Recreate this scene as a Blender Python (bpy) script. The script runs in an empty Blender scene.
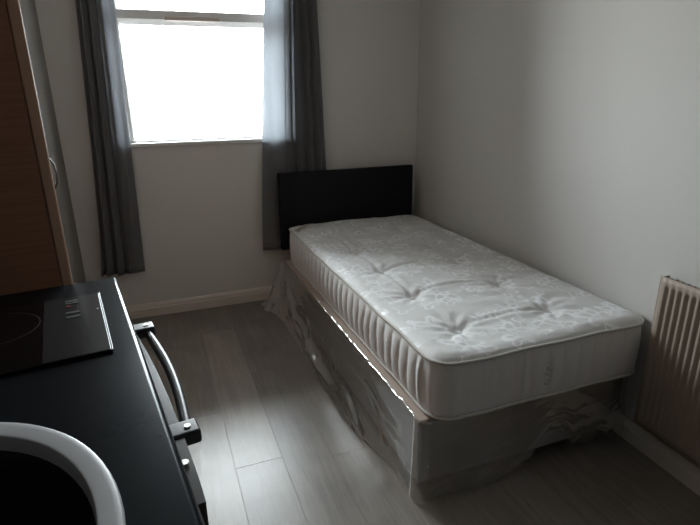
import bpy, bmesh, math, random
from mathutils import Vector, Matrix, noise
random.seed(7)
SC = bpy.context.scene
COL = SC.collection

# ------------------------------------------------------------------ camera
CAM = (-1.6607, -3.2726, 1.3369)
YAW, PITCH, ROLL, FPX = 0.3602, 0.3191, -0.0121, 514.81
cd = bpy.data.cameras.new('camera'); cam = bpy.data.objects.new('camera', cd); COL.objects.link(cam)
cd.sensor_fit = 'HORIZONTAL'; cd.sensor_width = 36.0; cd.lens = FPX / 700 * 36.0
cd.clip_start = 0.02
fwd = Vector((math.sin(YAW) * math.cos(PITCH), math.cos(YAW) * math.cos(PITCH), -math.sin(PITCH)))
rt = Vector((math.cos(YAW), -math.sin(YAW), 0)); up = rt.cross(fwd)
rt2 = rt * math.cos(ROLL) + up * math.sin(ROLL); up2 = -rt * math.sin(ROLL) + up * math.cos(ROLL)
m = Matrix((rt2, up2, -fwd)).transposed().to_4x4(); m.translation = CAM
cam.matrix_world = m
SC.camera = cam

# ------------------------------------------------------------------ world, light, exposure
SC.view_settings.view_transform = 'Standard'; SC.view_settings.look = 'None'
SC.view_settings.gamma = 1.0; SC.view_settings.use_curve_mapping = False
SC.view_settings.exposure = 0.1
wd = bpy.data.worlds.new('sky'); SC.world = wd; wd.use_nodes = True
wn = wd.node_tree.nodes; wl = wd.node_tree.links; wn.clear()
wo = wn.new('ShaderNodeOutputWorld'); wb = wn.new('ShaderNodeBackground')
tc = wn.new('ShaderNodeTexCoord'); sx = wn.new('ShaderNodeSeparateXYZ'); cr = wn.new('ShaderNodeValToRGB')
wl.new(tc.outputs['Generated'], sx.inputs[0])
mr = wn.new('ShaderNodeMapRange'); mr.inputs[1].default_value = -1; mr.inputs[2].default_value = 1
wl.new(sx.outputs['Z'], mr.inputs[0]); wl.new(mr.outputs[0], cr.inputs[0])
e = cr.color_ramp.elements
e[0].position = 0.0; e[0].color = (0.36, 0.34, 0.32, 1)
e[1].position = 1.0; e[1].color = (0.86, 0.93, 1.0, 1)
x_ = e.new(0.46); x_.color = (0.40, 0.39, 0.38, 1)
x_ = e.new(0.52); x_.color = (0.78, 0.81, 0.84, 1)
wl.new(cr.outputs[0], wb.inputs[0]); wb.inputs[1].default_value = 38.0
wl.new(wb.outputs[0], wo.inputs[0])
# portal that guides sampling of the sky through the window opening (emits nothing itself)
pl = bpy.data.lights.new('window_portal', 'AREA'); pl.shape = 'RECTANGLE'; pl.size = 1.08; pl.size_y = 1.24
pl.cycles.is_portal = True
po = bpy.data.objects.new('window_portal', pl); COL.objects.link(po)
po.location = (-1.32, 0.18, 1.655); po.rotation_euler = (math.radians(-90), 0, 0)

# ------------------------------------------------------------------ helpers
def mat(name, col, rough=0.6, spec=0.5, metal=0.0, bump=None, vary=None, coat=0.0, sheen=0.0):
    """procedural principled; vary=(scale, amount), bump=(scale, strength, distance)"""
    M = bpy.data.materials.new(name); M.use_nodes = True
    N = M.node_tree.nodes; L = M.node_tree.links; B = N['Principled BSDF']
    B.inputs['Base Color'].default_value = (*col, 1); B.inputs['Roughness'].default_value = rough
    B.inputs['Specular IOR Level'].default_value = spec; B.inputs['Metallic'].default_value = metal
    B.inputs['Coat Weight'].default_value = coat; B.inputs['Sheen Weight'].default_value = sheen
    T = N.new('ShaderNodeTexCoord')
    if vary:
        n = N.new('ShaderNodeTexNoise'); n.inputs['Scale'].default_value = vary[0]; n.inputs['Detail'].default_value = 5
        L.new(T.outputs['Object'], n.inputs['Vector'])
        r = N.new('ShaderNodeMapRange'); r.inputs[3].default_value = 1 - vary[1]; r.inputs[4].default_value = 1 + vary[1]
        L.new(n.outputs['Fac'], r.inputs[0])
        h = N.new('ShaderNodeVectorMath'); h.operation = 'SCALE'; h.inputs[0].default_value = col
        L.new(r.outputs[0], h.inputs['Scale']); L.new(h.outputs[0], B.inputs['Base Color'])
    if bump:
        n = N.new('ShaderNodeTexNoise'); n.inputs['Scale'].default_value = bump[0]; n.inputs['Detail'].default_value = 3
        L.new(T.outputs['Object'], n.inputs['Vector'])
        b = N.new('ShaderNodeBump'); b.inputs['Strength'].default_value = bump[1]; b.inputs['Distance'].default_value = bump[2]
        L.new(n.outputs['Fac'], b.inputs['Height']); L.new(b.outputs[0], B.inputs['Normal'])
    return M

def link(name, bm, M, parent=None, smooth=False, recalc=True):
    if recalc: bmesh.ops.recalc_face_normals(bm, faces=bm.faces[:])
    me = bpy.data.meshes.new(name); bm.to_mesh(me); bm.free()
    if M: me.materials.append(M)
    if smooth:
        for p in me.polygons: p.use_smooth = True
    o = bpy.data.objects.new(name, me); COL.objects.link(o)
    if parent: o.parent = parent
    return o

def sharp(o, deg=35):
    """smooth shading with hard edges above an angle"""
    bm = bmesh.new(); bm.from_mesh(o.data)
    for ed in bm.edges:
        ed.smooth = not (len(ed.link_faces) == 2 and ed.calc_face_angle(0) > math.radians(deg))
    for f in bm.faces: f.smooth = True
    bm.to_mesh(o.data); bm.free()
    w = o.modifiers.new('weighted_normals', 'WEIGHTED_NORMAL'); w.keep_sharp = True; w.weight = 90
    return o

def box(bm, x0, x1, y0, y1, z0, z1, bev=0.0, seg=2):
    r = bmesh.ops.create_cube(bm, size=1)
    vs = r['verts']
    for v in vs:
        v.co = Vector(((x0 + x1) / 2 + v.co.x * (x1 - x0), (y0 + y1) / 2 + v.co.y * (y1 - y0), (z0 + z1) / 2 + v.co.z * (z1 - z0)))
    if bev > 0:
        es = list({ed for v in vs for ed in v.link_edges})
        bmesh.ops.bevel(bm, geom=es, offset=bev, segments=seg, profile=0.5, affect='EDGES')

def tube(bm, pts, r, n=8, closed=False, cap=True):
    P = [Vector(p) for p in pts]; N = len(P); rings = []
    prev = None
    for i, p in enumerate(P):
        if closed: t = (P[(i + 1) % N] - P[i - 1]).normalized()
        else: t = (P[min(i + 1, N - 1)] - P[max(i - 1, 0)]).normalized()
        a = Vector((0, 0, 1)) if prev is None else prev
        if abs(a.dot(t)) > .95 and prev is None: a = Vector((1, 0, 0))
        a = (a - t * a.dot(t)).normalized(); prev = a; b = t.cross(a)
        rr = r[i] if isinstance(r, (list, tuple)) else r
        rings.append([bm.verts.new(p + (a * math.cos(2 * math.pi * k / n) + b * math.sin(2 * math.pi * k / n)) * rr) for k in range(n)])
    for i in range(N if closed else N - 1):
        A, B = rings[i], rings[(i + 1) % N]
        for k in range(n): bm.faces.new((A[k], A[(k + 1) % n], B[(k + 1) % n], B[k]))
    if cap and not closed:
        bm.faces.new(rings[0][::-1]); bm.faces.new(rings[-1])

def cyl(bm, c, axis, r, h, n=24):
    a = Vector(axis).normalized(); c = Vector(c)
    tube(bm, [c - a * h / 2, c + a * h / 2], r, n)

def thing(name, label, cat, loc=(0, 0, 0), rz=0.0, group=None):
    o = bpy.data.objects.new(name, None); COL.objects.link(o)
    o.location = loc; o.rotation_euler = (0, 0, rz); o.empty_display_size = .1
    o['label'] = label; o['category'] = cat
    if group: o['group'] = group
    return o
def struct(o): o['kind'] = 'structure'; return o
def B1(name, M, parent, *a, bev=0.0, seg=2):
    bm = bmesh.new(); box(bm, *a, bev=bev, seg=seg); o = link(name, bm, M, parent)
    return sharp(o) if bev else o
def fbm(x, y, z=0.0): return noise.fractal(Vector((x, y, z)), 1.0, 2.0, 4)

# ------------------------------------------------------------------ materials
M_wall = mat('wall_paint', (0.64, 0.63, 0.61), 0.75, 0.25, bump=(60, 0.15, 0.002), vary=(1.5, 0.02))  # right wall; toned down against the window wall to imitate the light balance
M_wall_w = mat('window_wall_lightened', (0.80, 0.795, 0.765), 0.7, 0.3, bump=(60, 0.15, 0.002), vary=(1.5, 0.02))  # same wall paint, lightened to stand in for ambient light on the window wall
M_wall_n = mat('near_wall_low_bounce', (0.075, 0.075, 0.08), 0.8, 0.2, vary=(1.5, 0.04))  # unseen wall behind the camera, colour set nearly black to cut bounce light
M_wall_l = mat('left_wall_shade', (0.30, 0.28, 0.26), 0.8, 0.2, vary=(1.5, 0.04))  # wall colour darkened to stand in for shade on the left side
M_ceil = mat('ceiling_paint', (0.62, 0.62, 0.61), 0.8, 0.2, bump=(60, 0.1, 0.002))
M_skirt = mat('skirting_paint', (0.78, 0.72, 0.65), 0.4, 0.4, vary=(6, 0.06))
M_upvc = mat('white_upvc', (0.90, 0.90, 0.89), 0.3, 0.5, vary=(8, 0.02))
M_vent = mat('vent_plastic', (0.75, 0.66, 0.62), 0.4, 0.5, vary=(20, 0.03))
M_work = mat('black_worktop', (0.008, 0.010, 0.013), 0.24, 0.16, vary=(40, 0.3), bump=(25, 0.06, 0.002))
for _m in (M_work,):
    _b = _m.node_tree.nodes['Principled BSDF']; _b.inputs['IOR'].default_value = 1.22; _b.inputs['Specular IOR Level'].default_value = .5; _b.inputs['Specular Tint'].default_value = (.72, .88, 1, 1)
M_black = mat('black_enamel', (0.012, 0.012, 0.013), 0.25, 0.5, vary=(30, 0.2))
M_handle = mat('handle_plastic', (0.025, 0.027, 0.032), 0.38, 0.5, vary=(60, 0.25), bump=(80, 0.15, 0.001))
M_screw = mat('screw_steel', (0.75, 0.73, 0.70), 0.3, 0.5, 0.8, vary=(50, 0.05))
M_glass_hob = mat('hob_glass', (0.004, 0.004, 0.005), 0.06, 0.35, vary=(20, 0.1))
M_hobpanel = mat('hob_control_glass', (0.020, 0.020, 0.022), 0.22, 0.4, vary=(20, 0.1))
M_ring = mat('zone_print', (0.025, 0.016, 0.015), 0.3, 0.4, vary=(30, 0.1))
M_red = mat('indicator_red', (0.25, 0.02, 0.02), 0.3, 0.5, vary=(30, 0.1))
M_mark = mat('control_print', (0.003, 0.003, 0.003), 0.4, 0.3, vary=(30, 0.1))
M_steel = mat('brushed_edge', (0.16, 0.165, 0.17), 0.35, 0.5, 0.9, vary=(30, 0.05))
M_rim = mat('sink_white', (0.52, 0.52, 0.54), 0.35, 0.5, vary=(12, 0.03))
M_bowl = mat('sink_bowl', (0.02, 0.02, 0.02), 0.5, 0.2, vary=(10, 0.1))
M_cup = mat('cabinet_white', (0.35, 0.34, 0.33), 0.5, 0.4, vary=(10, 0.04))
M_head = mat('headboard_black', (0.006, 0.006, 0.010), 0.55, 0.25, bump=(250, 0.2, 0.001), vary=(30, 0.2))
M_divan = mat('divan_grey', (0.33, 0.328, 0.325), 0.85, 0.2, vary=(5, 0.12), bump=(300, 0.2, 0.001))
M_tape = mat('divan_border_tan', (0.40, 0.32, 0.27), 0.8, 0.2, vary=(12, 0.08))
M_castor = mat('castor_black', (0.02, 0.02, 0.02), 0.4, 0.5, vary=(10, 0.1))
M_rad = mat('radiator_enamel', (0.38, 0.31, 0.255), 0.35, 0.45, vary=(4, 0.03))
M_rad_d = mat('radiator_grille', (0.20, 0.13, 0.09), 0.45, 0.4, vary=(15, 0.15))
M_lip = mat('door_lipping', (0.60, 0.38, 0.26), 0.5, 0.35, vary=(8, 0.08))
M_chrome = mat('handle_nickel', (0.35, 0.33, 0.30), 0.35, 0.5, 0.9, vary=(30, 0.1))
M_tuft = mat('tuft_thread', (0.9, 0.9, 0.88), 0.8, 0.2, vary=(60, 0.05))
M_pipe = mat('piping_tape', (0.60, 0.58, 0.55), 0.75, 0.2, vary=(20, 0.06), bump=(200, 0.2, 0.001))
M_ribbon = mat('corner_tape', (0.40, 0.37, 0.34), 0.5, 0.3, vary=(20, 0.06))
M_pole = mat('curtain_pole', (0.25, 0.25, 0.26), 0.35, 0.5, 0.7, vary=(20, 0.05))

# wood with horizontal grain
def wood_mat():
    M = mat('beech_veneer', (0.3, 0.15, 0.08), 0.5, 0.35); N = M.node_tree.nodes; L = M.node_tree.links; B = N['Principled BSDF']
    T = N.new('ShaderNodeTexCoord'); mp = N.new('ShaderNodeMapping'); mp.inputs['Scale'].default_value = (2, 2, 45)
    n = N.new('ShaderNodeTexNoise'); n.inputs['Scale'].default_value = 2; n.inputs['Detail'].default_value = 6; n.inputs['Distortion'].default_value = 0.4
    c = N.new('ShaderNodeValToRGB'); c.color_ramp.elements[0].color = (0.31, 0.145, 0.086, 1); c.color_ramp.elements[1].color = (0.40, 0.20, 0.125, 1)
    c.color_ramp.elements[0].position = .3; c.color_ramp.elements[1].position = .7
    L.new(T.outputs['Object'], mp.inputs[0]); L.new(mp.outputs[0], n.inputs['Vector']); L.new(n.outputs['Fac'], c.inputs[0]); L.new(c.outputs[0], B.inputs['Base Color'])
    return M
M_wood = wood_mat()

def floor_mat():
    M = mat('grey_laminate', (0.2, 0.2, 0.2), 0.38, 0.6); N = M.node_tree.nodes; L = M.node_tree.links; B = N['Principled BSDF']
    T = N.new('ShaderNodeTexCoord'); at = N.new('ShaderNodeAttribute'); at.attribute_name = 'plank'
    sp = N.new('ShaderNodeSeparateColor'); L.new(at.outputs['Color'], sp.inputs[0])
    mp = N.new('ShaderNodeMapping'); mp.inputs['Scale'].default_value = (40, 2.2, 1); L.new(T.outputs['Object'], mp.inputs[0])
    cb = N.new('ShaderNodeCombineXYZ'); ml = N.new('ShaderNodeMath'); ml.operation = 'MULTIPLY'; ml.inputs[1].default_value = 50
    L.new(sp.outputs[1], ml.inputs[0]); L.new(ml.outputs[0], cb.inputs[2]); L.new(ml.outputs[0], cb.inputs[1])
    ad = N.new('ShaderNodeVectorMath'); L.new(mp.outputs[0], ad.inputs[0]); L.new(cb.outputs[0], ad.inputs[1])
    n = N.new('ShaderNodeTexNoise'); n.inputs['Scale'].default_value = 1.3; n.inputs['Detail'].default_value = 7; n.inputs['Roughness'].default_value = .65; n.inputs['Distortion'].default_value = .8
    L.new(ad.outputs[0], n.inputs['Vector'])
    n2 = N.new('ShaderNodeTexNoise'); n2.inputs['Scale'].default_value = 5; n2.inputs['Detail'].default_value = 4; L.new(T.outputs['Object'], n2.inputs['Vector'])
    c = N.new('ShaderNodeValToRGB'); c.color_ramp.elements[0].color = (0.215, 0.185, 0.16, 1); c.color_ramp.elements[1].color = (0.35, 0.31, 0.27, 1)
    c.color_ramp.elements[0].position = .25; c.color_ramp.elements[1].position = .75
    L.new(n.outputs['Fac'], c.inputs[0])
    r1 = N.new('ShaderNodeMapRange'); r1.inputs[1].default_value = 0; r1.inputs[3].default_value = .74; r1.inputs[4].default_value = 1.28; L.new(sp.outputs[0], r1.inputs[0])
    r2 = N.new('ShaderNodeMapRange'); r2.inputs[1].default_value = .3; r2.inputs[2].default_value = .7; r2.inputs[3].default_value = .84; r2.inputs[4].default_value = 1.13; L.new(n2.outputs['Fac'], r2.inputs[0])
    mm = N.new('ShaderNodeMath'); mm.operation = 'MULTIPLY'; L.new(r1.outputs[0], mm.inputs[0]); L.new(r2.outputs[0], mm.inputs[1])
    sc = N.new('ShaderNodeVectorMath'); sc.operation = 'SCALE'; L.new(c.outputs[0], sc.inputs[0]); L.new(mm.outputs[0], sc.inputs['Scale'])
    L.new(sc.outputs[0], B.inputs['Base Color'])
    r3 = N.new('ShaderNodeMapRange'); r3.inputs[3].default_value = .26; r3.inputs[4].default_value = .40; L.new(n.outputs['Fac'], r3.inputs[0]); L.new(r3.outputs[0], B.inputs['Roughness'])
    b = N.new('ShaderNodeBump'); b.inputs['Strength'].default_value = .15; b.inputs['Distance'].default_value = .001
    L.new(n.outputs['Fac'], b.inputs['Height']); L.new(b.outputs[0], B.inputs['Normal'])
    return M
M_floor = floor_mat()

def damask(name, base, motif, scale=9.0, side=False):
    """woven ticking: flower outlines and curls with a slightly shinier, paler thread"""
    M = mat(name, base, 0.62, 0.3, sheen=0.15); N = M.node_tree.nodes; L = M.node_tree.links; B = N['Principled BSDF']
    T = N.new('ShaderNodeTexCoord')
    def math_(op, a, b=None, c=None):
        q = N.new('ShaderNodeMath'); q.operation = op
        for i, v in enumerate((a, b, c)):
            if v is None: continue
            if isinstance(v, (int, float)): q.inputs[i].default_value = v
            else: L.new(v, q.inputs[i])
        return q.outputs[0]
    nz = N.new('ShaderNodeTexNoise'); nz.inputs['Scale'].default_value = 14; nz.inputs['Detail'].default_value = 2; L.new(T.outputs['Object'], nz.inputs['Vector'])
    sb = N.new('ShaderNodeVectorMath'); sb.operation = 'SUBTRACT'; sb.inputs[1].default_value = (.5, .5, .5); L.new(nz.outputs['Color'], sb.inputs[0])
    sc = N.new('ShaderNodeVectorMath'); sc.operation = 'SCALE'; sc.inputs['Scale'].default_value = .035; L.new(sb.outputs[0], sc.inputs[0])
    ad = N.new('ShaderNodeVectorMath'); L.new(T.outputs['Object'], ad.inputs[0]); L.new(sc.outputs[0], ad.inputs[1])
    def flowers(s, petals, r0, amp, w, off):
        mp = N.new('ShaderNodeMapping'); mp.inputs['Location'].default_value = off; mp.inputs['Scale'].default_value = (s, s, 0); L.new(ad.outputs[0], mp.inputs[0])
        v = N.new('ShaderNodeTexVoronoi'); v.voronoi_dimensions = '2D'; v.inputs['Scale'].default_value = 1; v.inputs['Randomness'].default_value = .55; L.new(mp.outputs[0], v.inputs['Vector'])
        d = N.new('ShaderNodeVectorMath'); d.operation = 'SUBTRACT'; L.new(mp.outputs[0], d.inputs[0]); L.new(v.outputs['Position'], d.inputs[1])
        s3 = N.new('ShaderNodeSeparateXYZ'); L.new(d.outputs[0], s3.inputs[0])
        an = math_('ARCTAN2', s3.outputs[1], s3.outputs[0])
        cs = math_('COSINE', math_('MULTIPLY', an, petals))
        rad = math_('MULTIPLY_ADD', cs, amp, r0)
        df = math_('ABSOLUTE', math_('SUBTRACT', v.outputs['Distance'], rad))
        k = N.new('ShaderNodeMapRange'); k.interpolation_type = 'SMOOTHSTEP'; k.inputs[1].default_value = w * .5; k.inputs[2].default_value = w * 1.3; k.inputs[3].default_value = 1; k.inputs[4].default_value = 0
        L.new(df, k.inputs[0]); return k.outputs[0]
    a = flowers(scale, 5, .30, .12, .075, (0, 0, 0))
    b = flowers(scale, 5, .10, .0, .045, (0, 0, 0))
    c = flowers(scale * 1.45, 3, .22, .13, .07, (3.3, 1.7, 0))
    mx = math_('MAXIMUM', math_('MAXIMUM', a, b), c)
    n2 = N.new('ShaderNodeTexNoise'); n2.inputs['Scale'].default_value = 9; L.new(T.outputs['Object'], n2.inputs['Vector'])
    k2 = N.new('ShaderNodeMapRange'); k2.inputs[1].default_value = .38; k2.inputs[2].default_value = .56; L.new(n2.outputs['Fac'], k2.inputs[0])
    msk = math_('MULTIPLY', mx, k2.outputs[0])
    if side: msk = math_('MULTIPLY', msk, .15)
    mi = N.new('ShaderNodeMix'); mi.data_type = 'RGBA'; mi.inputs[6].default_value = (*base, 1); mi.inputs[7].default_value = (*motif, 1); L.new(msk, mi.inputs[0])
    L.new(mi.outputs[2], B.inputs['Base Color'])
    L.new(math_('MULTIPLY_ADD', msk, -.22, .62), B.inputs['Roughness'])
    w = N.new('ShaderNodeTexNoise'); w.inputs['Scale'].default_value = 500; L.new(T.outputs['Object'], w.inputs['Vector'])
    bp = N.new('ShaderNodeBump'); bp.inputs['Strength'].default_value = .25; bp.inputs['Distance'].default_value = .0012
    L.new(math_('ADD', math_('MULTIPLY', msk, .8), math_('MULTIPLY', w.outputs['Fac'], .25)), bp.inputs['Height']); L.new(bp.outputs[0], B.inputs['Normal'])
    return M
M_tick = damask('mattress_damask', (0.68, 0.675, 0.67), (0.90, 0.90, 0.92), 5.6)
M_side = damask('mattress_border_fabric', (0.78, 0.775, 0.77), (0.8, 0.58, 0.56), 9.0, True)

def curtain_mat():
    M = bpy.data.materials.new('grey_curtain'); M.use_nodes = True; N = M.node_tree.nodes; L = M.node_tree.links
    B = N['Principled BSDF']; B.inputs['Roughness'].default_value = .85; B.inputs['Specular IOR Level'].default_value = .15
    T = N.new('ShaderNodeTexCoord'); n = N.new('ShaderNodeTexNoise'); n.inputs['Scale'].default_value = 120; n.inputs['Detail'].default_value = 3
    L.new(T.outputs['Object'], n.inputs['Vector'])
    c = N.new('ShaderNodeValToRGB'); c.color_ramp.elements[0].color = (0.19, 0.187, 0.19, 1); c.color_ramp.elements[1].color = (0.26, 0.257, 0.26, 1)
    L.new(n.outputs['Fac'], c.inputs[0]); L.new(c.outputs[0], B.inputs['Base Color'])
    tr = N.new('ShaderNodeBsdfTranslucent'); tr.inputs[0].default_value = (.66, .69, .73, 1)
    mx = N.new('ShaderNodeMixShader'); mx.inputs[0].default_value = .42
    L.new(B.outputs[0], mx.inputs[1]); L.new(tr.outputs[0], mx.inputs[2]); L.new(mx.outputs[0], N['Material Output'].inputs[0])
    b = N.new('ShaderNodeBump'); b.inputs['Strength'].default_value = .2; b.inputs['Distance'].default_value = .001; L.new(n.outputs['Fac'], b.inputs['Height']); L.new(b.outputs[0], B.inputs['Normal'])
    return M
M_curt = curtain_mat()

def glass_mat():
    M = bpy.data.materials.new('window_glass'); M.use_nodes = True; N = M.node_tree.nodes; L = M.node_tree.links; N.remove(N['Principled BSDF'])
    t = N.new('ShaderNodeBsdfTransparent'); t.inputs[0].default_value = (.95, .97, .96, 1)
    g = N.new('ShaderNodeBsdfGlossy'); g.inputs['Roughness'].default_value = .02
    f = N.new('ShaderNodeFresnel'); f.inputs[0].default_value = 1.45
    mx = N.new('ShaderNodeMixShader'); L.new(f.outputs[0], mx.inputs[0]); L.new(t.outputs[0], mx.inputs[1]); L.new(g.outputs[0], mx.inputs[2])
    L.new(mx.outputs[0], N['Material Output'].inputs[0]); return M
M_glass = glass_mat()

def film_mat():
    M = bpy.data.materials.new('clear_polythene'); M.use_nodes = True; N = M.node_tree.nodes; L = M.node_tree.links; N.remove(N['Principled BSDF'])
    T = N.new('ShaderNodeTexCoord')
    n = N.new('ShaderNodeTexNoise'); n.inputs['Scale'].default_value = 9; n.inputs['Detail'].default_value = 5; n.inputs['Distortion'].default_value = 1.2; L.new(T.outputs['Object'], n.inputs['Vector'])
    n2 = N.new('ShaderNodeTexNoise'); n2.inputs['Scale'].default_value = 9; n2.inputs['Detail'].default_value = 3; n2.inputs['Distortion'].default_value = 1.2; L.new(T.outputs['Object'], n2.inputs['Vector'])
    bp = N.new('ShaderNodeBump'); bp.inputs['Strength'].default_value = .35; bp.inputs['Distance'].default_value = .006; L.new(n2.outputs['Fac'], bp.inputs['Height'])
    t = N.new('ShaderNodeBsdfTransparent'); t.inputs[0].default_value = (.93, .93, .93, 1)
    d = N.new('ShaderNodeBsdfDiffuse'); d.inputs[0].default_value = (.80, .80, .80, 1); L.new(bp.outputs[0], d.inputs['Normal'])
    tl = N.new('ShaderNodeBsdfTranslucent'); tl.inputs[0].default_value = (.8, .8, .8, 1)
    dm = N.new('ShaderNodeMixShader'); dm.inputs[0].default_value = .35; L.new(d.outputs[0], dm.inputs[1]); L.new(tl.outputs[0], dm.inputs[2])
    g = N.new('ShaderNodeBsdfGlossy'); g.inputs['Roughness'].default_value = .15; L.new(bp.outputs[0], g.inputs['Normal'])
    r = N.new('ShaderNodeMapRange'); r.inputs[1].default_value = .35; r.inputs[2].default_value = .75; r.inputs[3].default_value = .03; r.inputs[4].default_value = .20; L.new(n.outputs['Fac'], r.inputs[0])
    m1 = N.new('ShaderNodeMixShader'); L.new(r.outputs[0], m1.inputs[0]); L.new(t.outputs[0], m1.inputs[1]); L.new(dm.outputs[0], m1.inputs[2])
    f = N.new('ShaderNodeLayerWeight'); f.inputs[0].default_value = .35; L.new(bp.outputs[0], f.inputs['Normal'])
    fr = N.new('ShaderNodeMath'); fr.operation = 'MULTIPLY_ADD'; fr.inputs[1].default_value = .55; fr.inputs[2].default_value = .11; L.new(f.outputs['Fresnel'], fr.inputs[0])
    m2 = N.new('ShaderNodeMixShader'); L.new(fr.outputs[0], m2.inputs[0]); L.new(m1.outputs[0], m2.inputs[1]); L.new(g.outputs[0], m2.inputs[2])
    L.new(m2.outputs[0], N['Material Output'].inputs[0]); return M
M_film = film_mat()

# ------------------------------------------------------------------ room shell
H = 2.45; YN = -4.0; T_ = 0.15
RW = lambda y: 0.075 + 0.04 * y          # inner face of the right wall (not quite square)
LW = lambda y: -2.64 - 0.115 * y         # inner face of the left wall
NX, NY = -2.12, -1.25                   # the left wall steps in towards the window behind the tall cabinet
def prism(bm, quad, z0, z1):
    a = [bm.verts.new((x, y, z0)) for x, y in quad]; b = [bm.verts.new((x, y, z1)) for x, y in quad]
    n = len(quad)
    bm.faces.new(a[::-1]); bm.faces.new(b)
    for i in range(n): bm.faces.new((a[i], a[(i + 1) % n], b[(i + 1) % n], b[i]))
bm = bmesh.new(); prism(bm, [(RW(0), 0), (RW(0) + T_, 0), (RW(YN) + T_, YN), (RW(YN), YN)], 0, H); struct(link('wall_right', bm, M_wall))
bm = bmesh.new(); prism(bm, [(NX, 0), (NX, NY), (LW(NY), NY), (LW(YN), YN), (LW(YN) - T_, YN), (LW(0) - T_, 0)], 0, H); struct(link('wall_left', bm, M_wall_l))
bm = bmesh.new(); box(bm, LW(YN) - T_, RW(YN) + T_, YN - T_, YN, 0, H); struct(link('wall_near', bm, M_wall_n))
WX0, WX1, WZ0, WZ1 = -1.80, -0.82, 1.050, 2.26
bm = bmesh.new()
XL, XR = LW(0) - T_, RW(0) + T_
# one wall mesh round the opening, with the reveals
xs = [XL, WX0, WX1, XR]; zs = [0, WZ0, WZ1, H]
F = {}; Bk = {}
for i, x in enumerate(xs):
    for j, z in enumerate(zs): F[i, j] = bm.verts.new((x, 0, z)); Bk[i, j] = bm.verts.new((x, T_, z))
for i in range(3):
    for j in range(3):
        if (i, j) == (1, 1): continue
        bm.faces.new((F[i, j], F[i + 1, j], F[i + 1, j + 1], F[i, j + 1])); bm.faces.new((Bk[i, j], Bk[i, j + 1], Bk[i + 1, j + 1], Bk[i + 1, j]))
for (a, b) in [((1, 1), (2, 1)), ((2, 1), (2, 2)), ((2, 2), (1, 2)), ((1, 2), (1, 1))]: bm.faces.new((F[a], F[b], Bk[b], Bk[a]))
for i in range(3):
    bm.faces.new((F[i, 0], F[i + 1, 0], Bk[i + 1, 0], Bk[i, 0])); bm.faces.new((F[i, 3], F[i + 1, 3], Bk[i + 1, 3], Bk[i, 3]))
    bm.faces.new((F[0, i], F[0, i + 1], Bk[0, i + 1], Bk[0, i])); bm.faces.new((F[3, i], F[3, i + 1], Bk[3, i + 1], Bk[3, i]))
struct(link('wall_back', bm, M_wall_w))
bm = bmesh.new(); box(bm, XL - .3, XR + .1, YN - T_, T_, H, H + .1); struct(link('ceiling', bm, M_ceil))

# floor: plank tops with fine open joints over a dark core
bm = bmesh.new(); lay = bm.loops.layers.color.new('plank')
box(bm, XL - .3, XR + .1, YN - T_, T_, -0.05, -0.0015)
for f in bm.faces:
    for l in f.loops: l[lay] = (.0, .5, 0, 1)
PW = 0.18; x = -1.33 - PW * 8; k = -8
ends = {-1: [-0.40, -1.626, -2.85, -4.05], -2: [-0.02, -1.24, -2.45, -3.65], 0: [-0.95, -2.15, -3.4], 1: [-0.55, -1.693, -2.9, -4.1]}
while x < 0.35:
    js = ends.get(k)
    if js is None:
        s = -random.uniform(.1, 1.2); js = [s - 1.21 * i for i in range(5)]
    ys = [T_] + [j for j in js if YN < j < 0] + [YN - .05]
    for a, b in zip(ys[:-1], ys[1:]):
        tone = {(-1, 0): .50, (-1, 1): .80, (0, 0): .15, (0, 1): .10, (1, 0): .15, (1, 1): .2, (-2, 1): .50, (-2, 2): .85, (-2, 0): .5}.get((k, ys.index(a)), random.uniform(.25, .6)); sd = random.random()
        g = .0002; h = .0007
        v = [bm.verts.new(p) for p in ((x + g, b + g, -h), (x + PW - g, b + g, -h), (x + PW - g, a - g, -h), (x + g, a - g, -h))]
        w = [bm.verts.new(p) for p in ((x + g + h, b + g + h, 0), (x + PW - g - h, b + g + h, 0), (x + PW - g - h, a - g - h, 0), (x + g + h, a - g - h, 0))]
        fs = [bm.faces.new(w)] + [bm.faces.new((v[i], v[(i + 1) % 4], w[(i + 1) % 4], w[i])) for i in range(4)]
        for n_, f in enumerate(fs):
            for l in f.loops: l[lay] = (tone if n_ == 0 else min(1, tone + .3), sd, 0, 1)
    x += PW; k += 1
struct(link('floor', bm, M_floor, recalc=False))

# skirting boards (board with a moulded top)
def skirting(name, p, q, nrm):
    prof = [(0, 0), (.018, 0), (.018, .055), (.014, .060), (.014, .070), (.008, .082), (.004, .086), (0, .086)]
    bm = bmesh.new(); R_ = []
    for c in (p, q): R_.append([bm.verts.new((c[0] + nrm[0] * d, c[1] + nrm[1] * d, z)) for d, z in prof])
    for i in range(len(prof)): j = (i + 1) % len(prof); bm.faces.new((R_[0][i], R_[0][j], R_[1][j], R_[1][i]))
    bm.faces.new(R_[0]); bm.faces.new(R_[1][::-1]); return struct(link(name, bm, M_skirt))
skirting('baseboard_left', (NX, NY), (NX, 0), (1, 0))
skirting('baseboard_back', (NX, 0), (RW(0), 0), (0, -1))
skirting('baseboard_right', (RW(-.02), -.02), (RW(YN), YN), (-1, .04))
skirting('baseboard_near', (LW(YN) + .01, YN), (RW(YN) - .02, YN), (0, 1))

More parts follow.
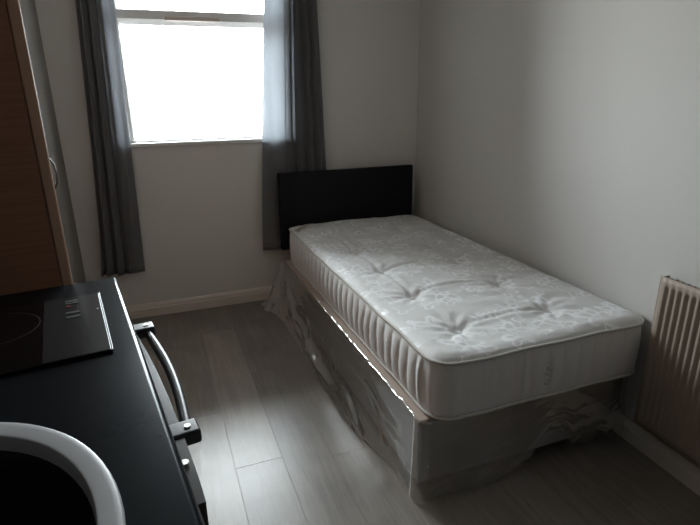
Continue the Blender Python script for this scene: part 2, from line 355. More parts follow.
# ------------------------------------------------------------------ window
win = struct(thing('window_1', 'white framed window with a fixed lower pane and a smaller top light between two grey curtains', 'window', (0, 0, 0)))
YF0, YF1 = 0.07, 0.13; fw = .055; TZ = 1.735
bm = bmesh.new()
box(bm, WX0, WX0 + fw, YF0, YF1, WZ0 + .02, WZ1, .004); box(bm, WX1 - fw, WX1, YF0, YF1, WZ0 + .02, WZ1, .004)
box(bm, WX0, WX1, YF0, YF1, WZ0 + .02, WZ0 + .030, .003); box(bm, WX0, WX1, YF0, YF1, WZ1 - fw, WZ1, .004)
box(bm, WX0, WX1, YF0 - .01, YF1, TZ, TZ + .05, .006)
fr = sharp(link('window_frame', bm, M_upvc, win))
def sash(z0, z1, w):
    """opening frame whose inner bead slopes back to the glass"""
    bm = bmesh.new(); a, b = WX0 + fw - .03, WX1 - fw + .03
    def ring(i, y): return [bm.verts.new(p) for p in ((a + i, y, z0 + i * .5), (b - i, y, z0 + i * .5), (b - i, y, z1 - i), (a + i, y, z1 - i))]
    R_ = [ring(0, YF0 + .05), ring(0, YF0 - .006), ring(w * .35, YF0 - .010), ring(w * 1.3, YF0 + .032), ring(w * 1.3, YF0 + .05)]
    for A, B in zip(R_, R_[1:] + R_[:1]):
        for i in range(4): bm.faces.new((A[i], A[(i + 1) % 4], B[(i + 1) % 4], B[i]))
    s = sharp(link('window_sash', bm, M_upvc, win), 25)
    bm = bmesh.new(); box(bm, a + w, b - w, .100, .106, z0 + w * .4, z1 - w); link('glass_pane', bm, M_glass, s)
sash(WZ0 + .024, TZ + .012, .028); sash(TZ + .038, WZ1 - fw + .02, .028)
bm = bmesh.new(); box(bm, -1.50, -1.20, YF0 - .028, YF0 - .004, TZ - .004, TZ + .018, .005)
for i in range(14): box(bm, -1.485 + i * .0205, -1.473 + i * .0205, YF0 - .030, YF0 - .027, TZ + .003, TZ + .011)
v = link('trickle_vent', bm, M_vent, win); v['label'] = 'pinkish trickle vent on the transom'
bm = bmesh.new(); box(bm, WX0, WX1, -.018, YF0 + .02, WZ0, WZ0 + .022, .006, 3); sharp(link('window_sill', bm, M_upvc, win))

# ------------------------------------------------------------------ curtains
def curtain(name, label, edges, folds, flat, zb, zt, side):
    """edges(t)->(x0,x1) for height t 0 bottom..1 top ; folds: list of (u, depth, width) dark valleys ; flat: share that hangs flat"""
    root = thing(name, label, 'curtain', ((edges(0)[0] + edges(0)[1]) / 2, -.05, zb), group=None)
    bm = bmesh.new(); NU, NV = 150, 40; G = []
    for j in range(NV + 1):
        t = j / NV; z = zb + (zt - zb) * t; x0, x1 = edges(t); row = []
        for i in range(NU + 1):
            u = i / NU; x = x0 + (x1 - x0) * u
            fo = (1 - u) / (1 - flat) if side < 0 else (u - flat) / (1 - flat)     # 0..1 in the folded share
            y = -.052
            if side < 0: fo = (u) / (1 - flat)
            if 0 <= fo <= 1:
                wob = .35 * math.sin(3 * t + side) ; ph = 2 * math.pi * (folds * fo) + wob
                amp = .031 * min(1, 6 * fo, 6 * (1 - fo) + .3)
                y += amp * math.sin(ph) * (1.0 - .15 * t); x += .010 * math.sin(2 * ph + 1.0)
            else:
                uf = (u / flat) if side > 0 else (1 - u) / flat
                y += -.012 * math.sin(math.pi * min(1, uf)) + .004 * math.sin(9 * uf + 2 * t)
            y += .003 * fbm(u * 5, t * 4, side * 3.0)
            y = max(-.088, min(-.022, y))
            row.append(bm.verts.new((x - root.location.x, y - root.location.y, z - root.location.z + .004 * math.sin(u * 9))))
        G.append(row)
    for j in range(NV):
        for i in range(NU): bm.faces.new((G[j][i], G[j][i + 1], G[j + 1][i + 1], G[j + 1][i]))
    pn = link('curtain_panel', bm, M_curt, root, smooth=True, recalc=False)
    sm = pn.modifiers.new('thickness', 'SOLIDIFY'); sm.thickness = .0025
    return root
def curtain_with_hem(name, label, edges, folds, flat, zb, zt, side):
    root = curtain(name, label, edges, folds, flat, zb, zt, side)
    src = root.children[0] if root.children else [o for o in bpy.data.objects if o.parent == root][0]
    me = src.data; NU = 150
    bm = bmesh.new(); rows = []
    for j, dz in ((0, -.001), (0, .02), (1, .0)):
        r = []
        for i in range(NU + 1):
            c = me.vertices[j * (NU + 1) + i].co
            r.append(bm.verts.new((c.x, c.y - .0022, c.z + dz)))
        rows.append(r)
    for a, b in zip(rows[:-1], rows[1:]):
        for i in range(NU): bm.faces.new((a[i], a[i + 1], b[i + 1], b[i]))
    h = link('hem', bm, M_curt, root, smooth=True, recalc=False)
    s = h.modifiers.new('thickness', 'SOLIDIFY'); s.thickness = .0015
    return root
ZT = 2.30
lerp = lambda a, b, t: a + (b - a) * t
curtain_with_hem('curtain', 'grey curtain left of the window, hanging beside the tall wood cabinet',
        lambda t: (lerp(-2.03, -1.90, t ** .8), lerp(-1.783, -1.735, t)), 2.7, .36, .315, ZT, -1)
curtain_with_hem('curtain', 'grey curtain right of the window, falling behind the black headboard',
        lambda t: (lerp(-1.055, -.915, t ** 1.2), lerp(-.60, -.66, t)), 4.0, .36, .36, ZT, 1)
pole = thing('curtain_pole', 'metal curtain pole across the top of the window', 'curtain pole', (-1.33, -.052, 2.32))
bm = bmesh.new(); cyl(bm, (0, 0, 0), (1, 0, 0), .013, 1.62); sharp(link('rod', bm, M_pole, pole))
for s in (-1, 1):
    bm = bmesh.new(); cyl(bm, (s * .83, 0, 0), (1, 0, 0), .022, .05); sharp(link('finial', bm, M_pole, pole))
    bm = bmesh.new(); box(bm, s * .78 - .01, s * .78 + .01, 0, .052, -.01, .01, .002); box(bm, s * .78 - .02, s * .78 + .02, .044, .052, -.03, .03, .002); link('bracket', bm, M_pole, pole)

# ------------------------------------------------------------------ bed
BX0, BX1, BY0, BY1 = -0.945, -0.05, -2.005, -0.150      # divan footprint
ZD = 0.311
div = thing('divan_base', 'grey fabric divan bed base on castors beneath the white mattress', 'bed base', ((BX0 + BX1) / 2, (BY0 + BY1) / 2, 0))
dx, dy = div.location.x, div.location.y
def rel(bm, o):
    for v in bm.verts: v.co -= o.location
for a, b in ((BY0, (BY0 + BY1) / 2 - .002), ((BY0 + BY1) / 2 + .002, BY1)):
    bm = bmesh.new(); box(bm, BX0, BX1, a, b, .055, ZD - .020, .010, 3); rel(bm, div); sharp(link('base_section', bm, M_divan, div))
bm = bmesh.new(); box(bm, BX0 - .004, BX1 + .002, BY0 - .004, BY1, ZD - .022, ZD, .008, 3); rel(bm, div); o = sharp(link('top_border', bm, M_tape, div)); o['label'] = 'tan top border'
for xx in (BX0 + .09, BX1 - .09):
    for yy in (BY0 + .12, (BY0 + BY1) / 2 - .09, (BY0 + BY1) / 2 + .09, BY1 - .10):
        bm = bmesh.new(); cyl(bm, (xx, yy, .023), (1, 0, 0), .023, .022); box(bm, xx - .016, xx + .016, yy - .014, yy + .014, .032, .056, .003); rel(bm, div); sharp(link('castor', bm, M_castor, div))

# mattress
MX0, MX1, MY0, MY1 = -0.910, -0.012, -2.047, -0.150; ZT_, ZB_ = 0.524, 0.313
mx, my = (MX0 + MX1) / 2, (MY0 + MY1) / 2; hw, hl = (MX1 - MX0) / 2, (MY1 - MY0) / 2; CR = .075
mt = thing('mattress', 'white tufted single mattress with floral ticking lying on the divan base', 'mattress', (mx, my, ZB_))
tufts = [(-.70, -.47), (-.712, -.83), (-.714, -1.175), (-.714, -1.505), (-.708, -1.835), (-.275, -.49), (-.27, -.85), (-.285, -1.19), (-.300, -1.52), (-.303, -1.83)]
def outline(a):
    """rounded rectangle hit by the ray at angle a (relative to centre)"""
    c, s = math.cos(a), math.sin(a)
    lo, hi = 0, 3.0
    for _ in range(30):
        r = (lo + hi) / 2; px, py = abs(r * c), abs(r * s)
        qx, qy = px - (hw - CR), py - (hl - CR)
        d = math.hypot(max(qx, 0), max(qy, 0)) - CR + min(max(qx, qy), 0)
        if d < 0: lo = r
        else: hi = r
    return r * c, r * s
def seg_d(p, a, b, bow=0.0):
    ab = Vector((b[0] - a[0], b[1] - a[1])); L2 = ab.length_squared
    t = max(0, min(1, ((p[0] - a[0]) * ab.x + (p[1] - a[1]) * ab.y) / L2))
    cx = a[0] + ab.x * t; cy = a[1] + ab.y * t + bow * 4 * t * (1 - t)
    return math.hypot(p[0] - cx, p[1] - cy), t
creases = []
for k in range(4): creases.append((tufts[k], tufts[k + 1], 0.0, .010 if k < 3 else .003, .012))
for k in range(4): creases.append((tufts[5 + k], tufts[6 + k], 0.0, .003, .014))
for k in range(5): creases.append((tufts[k], tufts[5 + k], .045 if k < 4 else .02, .009 if k > 0 else .007, .011))
def tick_h(x, y, edge):
    """height above the top piping; x,y world; edge = 0 at rim, 1 inside"""
    h = .020 * min(1, edge * 6) ** .5 + .004 * math.sin(x * 7 + y * 5)* min(1, edge * 6)
    for i, (tx, ty) in enumerate(tufts):
        ddx, ddy = x - tx, y - ty; d = math.hypot(ddx, ddy)
        if d < .3:
            h -= .019 * math.exp(-(d / .034) ** 2) + .009 * math.exp(-(d / .09) ** 2)
            a = math.atan2(ddy, ddx)
            h += .0036 * math.exp(-((d - .07) / .05) ** 2) * math.sin(9 * a + i * 1.7 + 8 * d + 1.5 * fbm(x * 4, y * 4, i))
    for a, b, bow, dep, w in creases:
        d, t = seg_d((x, y), a, b, bow)
        if d < .08:
            k = math.sin(math.pi * min(.999, max(.001, t))) ** .3 if t not in (0, 1) else 0
            h += -dep * .75 * k * math.exp(-(d / w) ** 2) + dep * .35 * k * math.exp(-((d - w * 1.9) / w) ** 2)
    h += .0035 * fbm(x * 5, y * 9, 1) * min(1, edge * 5)
    h += .0022 * max(0, fbm(x * 9 + y * 5, y * 26 - x * 8, 7)) * min(1, edge * 5)
    # pulled wrinkles running across the foot-right quarter
    q = math.exp(-((x + .28) / .22) ** 2 - ((y + 1.6) / .35) ** 2)
    h += .0034 * q * math.sin((y * 60 + x * 22) + 4 * fbm(x * 3, y * 3, 5))
    return h
bm = bmesh.new(); NU, NV = 90, 180; G = []
for j in range(NV + 1):
    row = []
    for i in range(NU + 1):
        u, v = -1 + 2 * i / NU, -1 + 2 * j / NV
        m_ = max(abs(u), abs(v)); px, py = u * hw, v * hl
        if m_ > 1e-6:
            a = math.atan2(py, px); ox, oy = outline(a); full = math.hypot(px, py) / m_
            k = math.hypot(ox, oy) / full; s = 1 - (1 - k) * m_ ** 3; px *= s; py *= s
        qx, qy = abs(px) - (hw - CR), abs(py) - (hl - CR)
        inside = -(math.hypot(max(qx, 0), max(qy, 0)) - CR + min(max(qx, qy), 0))
        z = ZT_ - ZB_ - .004 + tick_h(px + mx, py + my, max(0, inside) / .25)
        row.append(bm.verts.new((px, py, z)))
    G.append(row)
for j in range(NV):
    for i in range(NU): bm.faces.new((G[j][i], G[j][i + 1], G[j + 1][i + 1], G[j + 1][i]))
top = link('top_panel', bm, M_tick, mt, smooth=True, recalc=False)
# border loop
def rr_loop(n, hw_, hl_, cr):
    P = []; segs = [('l', (hw_, -hl_ + cr), (hw_, hl_ - cr)), ('a', (hw_ - cr, hl_ - cr), 0), ('l', (hw_ - cr, hl_), (-hw_ + cr, hl_)), ('a', (-hw_ + cr, hl_ - cr), 90),
                    ('l', (-hw_, hl_ - cr), (-hw_, -hl_ + cr)), ('a', (-hw_ + cr, -hl_ + cr), 180), ('l', (-hw_ + cr, -hl_), (hw_ - cr, -hl_)), ('a', (hw_ - cr, -hl_ + cr), 270)]
    s = 0
    for kind, a, b in segs:
        if kind == 'l':
            L_ = math.dist(a, b); c = max(2, int(L_ / n)); nx, ny = (b[1] - a[1]) / L_, -(b[0] - a[0]) / L_
            for q in range(c): t = q / c; P.append((a[0] + (b[0] - a[0]) * t, a[1] + (b[1] - a[1]) * t, nx, ny, s + L_ * t))
            s += L_
        else:
            L_ = cr * math.pi / 2; c = max(4, int(L_ / n))
            for q in range(c):
                t = math.radians(b + 90 * q / c); P.append((a[0] + cr * math.cos(t), a[1] + cr * math.sin(t), math.cos(t), math.sin(t), s + L_ * q / c))
            s += L_
    return P, s
loop, per = rr_loop(.0055, hw, hl, CR)
FL = .066
bm = bmesh.new(); rings = []; NZ = 16; hh = ZT_ - ZB_
for j in range(NZ + 1):
    t = j / NZ; z = .004 + (hh - .008) * t; ring = []
    for (x, y, nx, ny, s) in loop:
        w = .010 * fbm(x * 8, y * 8, z * 9)
        amp = .013 if nx < -.5 else (.0045 if (ny < -.5 and x > -.12) else .0018)
        if nx < -.5 and abs(y) > hl - .10: amp = .003
        fl = abs(math.sin(math.pi * (s + w) / FL)) ** .42
        bulge = (amp * fl + .006 * (1 if nx < -.2 or ny < -.2 else .2)) * math.sin(math.pi * t) ** .6
        pin = 0.0
        if ny < -.8:  # stitched vent and handle tuft in the foot border
            pin = .016 * math.exp(-((x + mx + .474) / .012) ** 2 - ((z + ZB_ - .40) / .045) ** 2)
        d = bulge - pin
        if nx > .5: d = min(d, .001)
        ring.append(bm.verts.new((x + nx * (d - .004), y + ny * (d - .004), z)))
    rings.append(ring)
n = len(loop)
for A, B in zip(rings[:-1], rings[1:]):
    for i in range(n): bm.faces.new((A[i], A[(i + 1) % n], B[(i + 1) % n], B[i]))
bm.faces.new(rings[0][::-1])
link('side_border', bm, M_side, mt, smooth=True, recalc=False)
for z, nm in ((hh - .002, 'top_piping'), (.007, 'bottom_piping')):
    bm = bmesh.new(); tube(bm, [(x + nx * .001 - (.003 if nx > .5 else 0), y + ny * .001, z + .0018 * math.sin(s * 21) + .003 * fbm(s * 3, z, 2)) for x, y, nx, ny, s in loop[::2]], .0055, 8, closed=True)
    link(nm, bm, M_pipe, mt, smooth=True)
for i, (tx, ty) in enumerate(tufts):
    bm = bmesh.new()
    z0 = hh - .004 + tick_h(tx, ty, 1)
    for q in range(9):
        a = q * 2.4; r = .003 + .0035 * (q % 3) / 2
        c = (tx - mx + r * math.cos(a), ty - my + r * math.sin(a), z0)
        tube(bm, [c, (c[0] + .004 * math.cos(a), c[1] + .004 * math.sin(a), z0 + .006), (c[0] + .008 * math.cos(a), c[1] + .008 * math.sin(a), z0 + .004)], .0016, 5)
    link('tuft', bm, M_tuft, mt, smooth=True)
bm = bmesh.new()
for q in range(4): tube(bm, [(-.474 - mx, MY0 - my + .006, .40 + .022 * (q - 1.5) - ZB_ - .004), (-.472 - mx, MY0 - my - .006, .40 + .022 * (q - 1.5) - ZB_), (-.476 - mx, MY0 - my + .004, .40 + .022 * (q - 1.5) - ZB_ + .006)], .0022, 6)
link('side_tuft', bm, M_tuft, mt, smooth=True)
# satin corner tape across the head-left corner, laid on the ticking
bm = bmesh.new()
for off, w in ((0, .012), (.035, .010)):
    pa, pb = Vector((-.893, -.29 - off)), Vector((-.765 + off * .6, -.165)); dr = (pb - pa).normalized(); nn = Vector((-dr.y, dr.x)); R0 = []
    for q in range(13):
        c = pa + (pb - pa) * q / 12; r = []
        for s in (-1, 0, 1):
            p = c + nn * s * w; qx, qy = abs(p.x - mx) - (hw - CR), abs(p.y - my) - (hl - CR)
            ins = -(math.hypot(max(qx, 0), max(qy, 0)) - CR + min(max(qx, qy), 0))
            r.append(bm.verts.new((p.x - mx, p.y - my, hh - .004 + tick_h(p.x, p.y, max(0, ins) / .25) + .0035 + (.002 if s == 0 else 0))))
        R0.append(r)
    for A, B in zip(R0[:-1], R0[1:]):
        for s in (0, 1): bm.faces.new((A[s], A[s + 1], B[s + 1], B[s]))
o = link('corner_tape', bm, M_ribbon, mt, smooth=True, recalc=False); o.modifiers.new('thickness', 'SOLIDIFY').thickness = -.001

# polythene wrap left on the base: long side and foot, flaring out on the floor
P = []; DX = BX0 - .006; DY = BY0 - .006
NS1, NC, NS2 = 330, 10, 130
for i in range(NS1 + 1): t = i / NS1; P.append((DX, -.100 + (DY + .03 + .100) * t, -1, 0, 'L'))
for i in range(1, NC): a = math.pi / 2 * i / NC; P.append((DX + .03 - .03 * math.cos(a), DY + .03 - .03 * math.sin(a), -math.cos(a), -math.sin(a), 'C'))
for i in range(NS2 + 1): t = i / NS2; P.append((DX + .03 + (-.05 - DX - .03) * t, DY, 0, -1, 'F'))
NZ = 60; bm = bmesh.new(); rows = []
CRE = [(.10, .34, .05, .95, .012), (.16, .55, .1, .8, .010), (.30, .75, .45, .92, .017), (.55, 1.42, .72, .93, .020), (.72, 1.05, .55, .93, .010), (1.15, 1.66, .60, .93, .018),
       (1.40, 1.86, .30, .42, .008), (1.62, 1.84, .35, .9, .008), (.08, .20, .3, 1., .014), (1.0, 1.9, .05, .14, .004)]     # folds: y0,y1 (down the bed), t0,t1, height
def fold_h(yy, t):
    h = 0
    for a0, a1, t0, t1, hh_ in CRE:
        q = (yy - a0) / (a1 - a0)
        if -.05 < q < 1.05:
            tc_ = t0 + (t1 - t0) * q + .04 * math.sin(q * 9 + a0 * 5); d = (t - tc_) / (.030 if t > tc_ else .05)
            h += hh_ * math.exp(-d * d) * math.sin(math.pi * min(1, max(0, q))) ** .5
    return h
for j in range(-4, NZ + 1):
    t = max(0, j / NZ); row = []            # t 0 top, 1 hem; negative rows roll over the top edge
    for idx, (x, y, nx, ny, kd) in enumerate(P):
        zh = .004
        if kd == 'L':
            yy = -y
            flare = .080 * (1 / (1 + math.exp((yy - 1.72) / .08)))
            head = math.exp(-((yy - .10) / .16) ** 2)
            flare += .06 * head
            fold = .012 * math.sin(yy * 34 + 2.5 * math.sin(t * 3)) * head * 1.6 * t ** .7
            off = flare * (.25 * t + .75 * t ** 3.2) + .022 * head * t ** .5 + fold + fold_h(yy, t) + .005 * fbm(y * 5, t * 5, 3) * (t + .15) + .0010 * fbm(y * 17, t * 9, 6) * (.3 + t)
            top = ZD + .004 + .0025 * math.sin(yy * 46) * math.sin(yy * 13) + .003 * fbm(yy * 14, 0, 2)
        elif kd == 'C':
            off = .005 + .022 * t * (0.5 + .5 * math.sin(math.pi / 2 * max(0, -ny))); top = ZD + .002
        else:
            xx = (x - BX0) / (BX1 - BX0)
            off = .010 + .012 * xx * t + .028 * t * math.exp(-xx / .4) + .008 * (fbm(x * 4, t * 2, 9)) * (t + .2) + .005 * math.sin(xx * 16 + t * 4) * t + .006 * fbm(x * 4 + t * 4, t * 2, 4) * (t + .1)
            top = ZD - .004 - .01 * xx
            zh = .004 + (.05 * max(0, xx - .5) * 2 + .13 * math.exp(-((xx - .60) / .10) ** 2) + .05 * math.sin(xx * 31) ** 2 * max(0, xx - .3))
        off = max(off, .003)
        z = top + (zh - top) * t
        if j < 0:
            a_ = -j / 4 * math.pi / 2; rr_ = .0032 * (1 + 1.1 * fbm(y * 22, x * 22, 8)); z += rr_ * math.sin(a_) * (1 if kd == 'L' else .3); off -= 1.6 * rr_ * (1 - math.cos(a_))
        row.append(bm.verts.new((x + nx * off, y + ny * off, max(z, .002))))
    rows.append(row)
for A, B in zip(rows[:-1], rows[1:]):
    for i in range(len(P) - 1): bm.faces.new((A[i], A[i + 1], B[i + 1], B[i]))
wr = link('plastic_wrap', bm, M_film, None, smooth=True, recalc=False)
wr['label'] = 'clear crumpled plastic wrap hanging around the bed base down to the floor'; wr['category'] = 'plastic wrap'

# headboard
HX0, HX1 = -.946, -.012
hb = thing('headboard', 'low black padded headboard standing at the head of the mattress', 'headboard', ((HX0 + HX1) / 2, -.115, 0))
bm = bmesh.new(); box(bm, HX0, HX1, -.138, -.096, .37, .866, .010, 3); rel(bm, hb); sharp(link('panel', bm, M_head, hb))
for xx in (-.80, -.16):
    bm = bmesh.new(); box(bm, xx - .03, xx + .03, -.112, -.094, .0, .45, .003); rel(bm, hb); sharp(link('strut', bm, M_black, hb))

# ------------------------------------------------------------------ radiator
ry0 = -2.085; ang = math.atan(.04)
rad = thing('radiator', 'cream ribbed panel radiator on the right wall past the foot of the bed', 'radiator', (RW(ry0) , ry0, 0), -ang)
# local: x<0 into the room, y<0 towards the viewer
RZ0, RZ1, RL = .128, .722, .92; fx = -.060 - RW(ry0) if False else -.052
bm = bmesh.new(); pitch = .0255; nfl = int((RL - .04) / pitch); cols = []
ysr = [0, -.020]; xsr = [0, 0]
for i in range(nfl):
    y0 = -.02 - i * pitch
    ysr += [y0 - pitch * q for q in (.18, .38, .62, .82, 1.0)]; xsr += [-.0, .0065, .0065, .0, .0]
ysr += [-RL]; xsr += [0]
zr = [(RZ0, 0), (RZ0 + .035, 0), (RZ0 + .05, 1), (RZ1 - .040, 1), (RZ1 - .026, 0), (RZ1, 0)]
Gd = [[bm.verts.new((fx + dxx * kk, yy, z)) for yy, dxx in zip(ysr, xsr)] for z, kk in zr]
for A, B in zip(Gd[:-1], Gd[1:]):
    for i in range(len(ysr) - 1): bm.faces.new((A[i], A[i + 1], B[i + 1], B[i]))
o = sharp(link('front_panel', bm, M_rad, rad), 50); s = o.modifiers.new('thickness', 'SOLIDIFY'); s.thickness = .0015
bm = bmesh.new()
box(bm, fx, -.012, -.004, 0, RZ0 + .01, RZ1 - .004, .001); link('end_panel', bm, M_rad, rad)
bm = bmesh.new(); box(bm, fx, -.012, -RL, -RL + .004, RZ0 + .01, RZ1 - .004, .001); link('end_panel', bm, M_rad, rad)
bm = bmesh.new(); box(bm, -.022, -.014, -RL + .01, -.006, RZ0 + .02, RZ1 - .012)
for i in range(40): box(bm, fx + .003, -.020, -.02 - i * .022, -.018 - i * .022, RZ1 - .012, RZ1 - .007)
link('top_grille', bm, M_rad_d, rad)
for yy in (-.15, -RL + .15):
    bm = bmesh.new(); box(bm, -.014, 0.0, yy - .015, yy + .015, RZ0 + .1, RZ1 - .08); link('wall_bracket', bm, M_rad_d, rad)
bm = bmesh.new(); tube(bm, [(-.035, -RL + .03, RZ0 + .04), (-.035, -RL + .03, 0.0)], .0075, 10); sharp(link('pipe', bm, M_pole, rad))

# ------------------------------------------------------------------ tall wood cabinet
cab = thing('tall_cabinet', 'tall beech wood cabinet behind the far end of the black worktop', 'cabinet', (-1.886, -1.878, 0), math.radians(10.5))
# local: +x front side, origin at near front corner; runs to +y
CH = 1.95
bm = bmesh.new()
box(bm, -.50, -.026, 0, .018, 0, CH, .001); box(bm, -.50, -.020, .542, .56, 0, CH, .001); box(bm, -.50, -.494, .018, .542, .0, CH)
box(bm, -.494, -.020, .018, .542, CH - .018, CH); box(bm, -.494, -.020, .018, .542, .06, .078); box(bm, -.494, -.020, .018, .542, 1.0, 1.018); box(bm, -.04, -.022, .018, .542, 0, .06)
link('body', bm, M_wood, cab)
d = B1('door', M_lip, cab, -.025, 0.0, .0, .56, .065, CH, bev=.005, seg=3); d['label'] = 'paler lipped door edge'
bm = bmesh.new(); zc = 1.108
tube(bm, [(0, .44, zc + .048), (.010, .44, zc + .046), (.019, .44, zc + .028), (.022, .44, zc), (.019, .44, zc - .028), (.010, .44, zc - .046), (0, .44, zc - .048)], .0032, 8)
hd = link('handle', bm, M_castor, d, smooth=True)

# ------------------------------------------------------------------ kitchen run (local +x towards room, -y towards viewer), origin at the far front worktop corner
kr = math.radians(8.05); K = (-1.782, -1.905)
WL = 1.50; WD = .60; WZ = .90
def kth(name, label, cat, lx, ly, z=0):   # thing located in the kitchen frame
    c, s = math.cos(kr), math.sin(kr)
    return thing(name, label, cat, (K[0] + lx * c - ly * s, K[1] + lx * s + ly * c, z), kr)
# sink opening (local centre)
SXC, SYC, SA, SB = -.300, -.855, .225, .280
wt = kth('worktop', 'black laminate kitchen worktop holding the hob and the oval sink', 'worktop', 0, 0, WZ)
def oval(bm, cx, cy, rb, ra, z, n=64): return [bm.verts.new((cx + rb * math.cos(2 * math.pi * i / n), cy + ra * math.sin(2 * math.pi * i / n), z)) for i in range(n)]
# slab with an oval cut-out: top & bottom faces bridged between rectangle ring and oval ring
bm = bmesh.new(); n = 64; y0, y1, x0, x1 = -WL, 0, -WD, 0
def rect_ring(z, ins=0.0):
    vs = []
    for i in range(n):
        a = 2 * math.pi * i / n; c, s = math.cos(a), math.sin(a)
        ts = []
        if c > 1e-9: ts.append((x1 - ins - SXC) / c)
        if c < -1e-9: ts.append((x0 + ins - SXC) / c)
        if s > 1e-9: ts.append((y1 - ins - SYC) / s)
        if s < -1e-9: ts.append((y0 + ins - SYC) / s)
        t = min(ts); vs.append(Vector((SXC + t * c, SYC + t * s, z)))
    for cx, cy in ((x0 + ins, y0 + ins), (x0 + ins, y1 - ins), (x1 - ins, y0 + ins), (x1 - ins, y1 - ins)):   # snap nearest to the corners
        j = min(range(n), key=lambda q: (vs[q].x - cx) ** 2 + (vs[q].y - cy) ** 2)
        vs[j] = Vector((cx, cy, z))
    return [bm.verts.new(v) for v in vs]
prof = [(-.038, .004), (-.036, .001), (-.032, 0), (-.010, 0), (-.005, .0015), (-.0015, .005), (0, .010)]
RR = [rect_ring(z, i_) for z, i_ in prof]
ot = oval(bm, SXC, SYC, SA - .02, SB - .02, 0); ob = oval(bm, SXC, SYC, SA - .02, SB - .02, -.038)
def bridge(A, B):
    for i in range(n): bm.faces.new((A[i], A[(i + 1) % n], B[(i + 1) % n], B[i]))
for A, B in zip(RR[:-1], RR[1:]): bridge(A, B)
bridge(RR[-1], ot); bridge(ot, ob); bridge(ob, RR[0])
o = sharp(link('slab', bm, M_work, wt), 30)
# sink
sk = kth('sink', 'oval pale grey rimmed kitchen sink let into the black worktop', 'sink', SXC, SYC, WZ)
def lathe_oval(bm, prof, n=72, close=False):
    rr = [[bm.verts.new((max(r * SA, 0) * math.cos(2 * math.pi * i / n), max(r * SB, 0) * math.sin(2 * math.pi * i / n), z)) for i in range(n)] for r, z in prof]
    for A, B in zip(rr[:-1], rr[1:]):
        for i in range(n): bm.faces.new((A[i], A[(i + 1) % n], B[(i + 1) % n], B[i]))
    if close: bm.faces.new(rr[-1])
    return rr
bm = bmesh.new(); lathe_oval(bm, [(1.0, .0005), (1.002, .005), (.998, .008), (.988, .0095), (.96, .0100), (.895, .0095), (.884, .0085), (.878, .005), (.875, .0), (.872, -.012), (.885, -.012), (.90, -.001), (1.0, .0005)])
bmesh.ops.remove_doubles(bm, verts=bm.verts[:], dist=1e-5)
o = sharp(link('rim', bm, M_rim, sk), 40); o['label'] = 'pale grey rim'
bm = bmesh.new(); lathe_oval(bm, [(.880, -.008), (.872, -.03), (.86, -.10), (.82, -.14), (.72, -.158), (.4, -.163), (.12, -.166)], close=True)
o = link('bowl', bm, M_bowl, sk, smooth=True, recalc=False); o.modifiers.new('t', 'SOLIDIFY').thickness = .002
o['label'] = 'dark bowl'
bm = bmesh.new(); cyl(bm, (0, 0, -.1635), (0, 0, 1), .035, .004); sharp(link('drain', bm, M_steel, sk))
# hob
hb_ = kth('hob', 'black glass two-zone electric hob set in the far end of the worktop', 'hob', -.308, -.282, WZ)
bm = bmesh.new(); box(bm, -.255, .258, -.158, .160, .0005, .006, .0015); sharp(link('glass_top', bm, M_glass_hob, hb_))
bm = bmesh.new(); box(bm, .150, .2560, -.1560, .1580, .0058, .0064); link('control_panel', bm, M_hobpanel, hb_)
bm = bmesh.new(); box(bm, .2585, .261, -.158, .160, .0005, .0062, .0005); link('trim_strip', bm, M_steel, hb_)
for cx in (.062, -.135):
    bm = bmesh.new(); R_o, R_i = .083, .0805
    a_ = [bm.verts.new((cx + R_o * math.cos(q * math.pi / 36), .045 + R_o * math.sin(q * math.pi / 36), .0063)) for q in range(72)] if cx > 0 else [bm.verts.new((cx + R_o * math.cos(q * math.pi / 36), -.03 + R_o * math.sin(q * math.pi / 36), .0063)) for q in range(72)]
    b_ = [bm.verts.new((v.co.x + (R_i - R_o) * math.cos(q * math.pi / 36), v.co.y + (R_i - R_o) * math.sin(q * math.pi / 36), .0063)) for q, v in enumerate(a_)]
    for q in range(72): bm.faces.new((a_[q], a_[(q + 1) % 72], b_[(q + 1) % 72], b_[q]))
    link('cooking_zone', bm, M_ring, hb_, recalc=False)
for ly in (.132, .118, .06, .035):
    bm = bmesh.new(); box(bm, .190, .216, ly - .005, ly + .005, .0068, .0072); link('touch_key', bm, M_mark, hb_)
bm = bmesh.new(); cyl(bm, (.196, .100, .0072), (0, 0, 1), .005, .0008, 12); o = link('indicator', bm, M_red, hb_); o['label'] = 'dim red indicator dot'
bm = bmesh.new(); cyl(bm, (.250, .055, .0072), (0, 0, 1), .0022, .0008, 12); o = link('indicator', bm, M_screw, hb_); o['label'] = 'pale dot'

# appliance with bowed door handle
ov = kth('oven', 'black built-under oven with a bowed handle below the hob', 'oven', -.30, -.530, 0)
ow = .297
bm = bmesh.new(); box(bm, -.27, .285, -ow, ow, .10, .715, .003); link('body', bm, M_black, ov)
bm = bmesh.new(); box(bm, .240, .285, -ow, ow, .716, .858, .003); link('control_fascia', bm, M_black, ov)
bm = bmesh.new(); prof_n = 24; rows = []      # door, convex front
for z in (.16, .852):
    r = []
    for q in range(prof_n + 1): yy = -ow + 2 * ow * q / prof_n; r.append(bm.verts.new((.302 + .018 * (1 - ((yy + .06) / (ow + .06)) ** 4 if yy < 0 else 1 - ((yy + .06) / (ow + .06)) ** 2), yy, z)))
    r2 = [bm.verts.new((.286, -ow, z)), bm.verts.new((.286, ow, z))]; rows.append((r, r2))
for (r, r2) in rows: bm.faces.new([r2[0]] + r + [r2[1]])
(rA, qA), (rB, qB) = rows
for q in range(prof_n): bm.faces.new((rA[q], rA[q + 1], rB[q + 1], rB[q]))
bm.faces.new((qA[0], rA[0], rB[0], qB[0])); bm.faces.new((rA[-1], qA[1], qB[1], rB[-1])); bm.faces.new((qA[0], qB[0], qB[1], qA[1]))
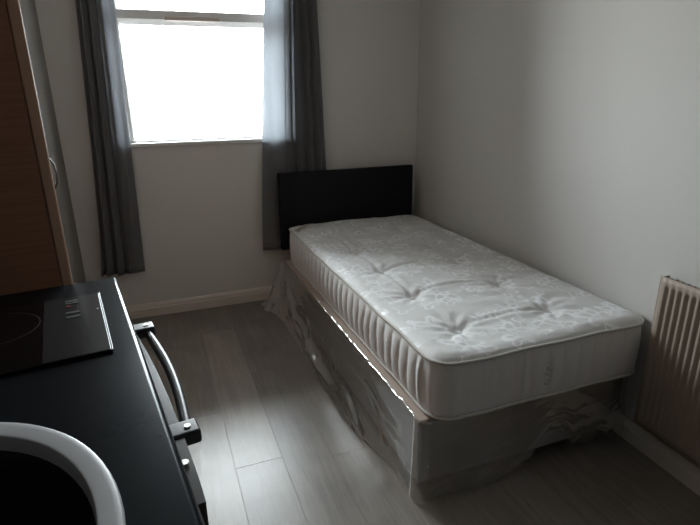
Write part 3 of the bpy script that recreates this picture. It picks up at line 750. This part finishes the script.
dr = sharp(link('door', bm, M_black, ov), 30)
bm = bmesh.new(); bow = []
for q in range(25):
    t = q / 24; yy = -.205 + .41 * t; xx = .331 + .013 * math.sin(math.pi * t); bow.append((xx, yy + .07, .842))
hb2 = []
for (xx, yy, zz) in bow:
    hb2.append([bm.verts.new((xx + a, yy, zz + b)) for a, b in ((-.008, .004), (-.004, .008), (.002, .008), (.006, .004), (.006, -.006), (.003, -.011), (-.007, -.010), (-.011, -.004))])
for A, B in zip(hb2[:-1], hb2[1:]):
    for k_ in range(8): bm.faces.new((A[k_], A[(k_ + 1) % 8], B[(k_ + 1) % 8], B[k_]))
bm.faces.new(hb2[0]); bm.faces.new(hb2[-1][::-1])
hnd = link('handle', bm, M_handle, dr, smooth=True)
for s in (-1, 1):
    bm = bmesh.new(); box(bm, .300, .346, s * .208 + .074 - .018, s * .208 + .074 + .020, .832, .856, .005, 3); sharp(link('handle_bracket', bm, M_handle, dr))
    bm = bmesh.new(); cyl(bm, (.329, s * .208 + .074, .8565), (0, 0, 1), .0050, .003, 16); link('screw', bm, M_screw, dr)
bm = bmesh.new(); cyl(bm, (.308, -.215, .8555), (0, 0, 1), .006, .003, 16); link('door_stud', bm, M_screw, dr)
bm = bmesh.new(); box(bm, .22, .24, -ow, ow, .0, .10); link('plinth', bm, M_black, ov)
# base cupboard under the sink
cp = kth('base_cupboard', 'kitchen base cupboard below the sink end of the worktop', 'cupboard', -.30, -1.196, 0)
bm = bmesh.new(); w = .366
box(bm, -.28, .26, -w, -w + .018, 0, .860); box(bm, -.28, .26, w - .018, w, 0, .715); box(bm, -.28, .26, -w + .018, w - .018, .10, .118); box(bm, -.28, -.272, -w + .018, w - .018, .118, .715); box(bm, .20, .218, -w + .018, w - .018, 0, .10)
link('body', bm, M_cup, cp)
for s in (0, 1):
    bm = bmesh.new(); box(bm, .262, .280, -w + s * w + .002, s * w - .002, .105, .855, .003); d_ = link('door', bm, M_cup, cp)
    bm = bmesh.new(); yy = (-.04 if s == 0 else .04); tube(bm, [(.28, yy, .70), (.305, yy, .705), (.31, yy, .76), (.305, yy, .815), (.28, yy, .82)], .005, 8); link('handle', bm, M_chrome, d_, smooth=True)
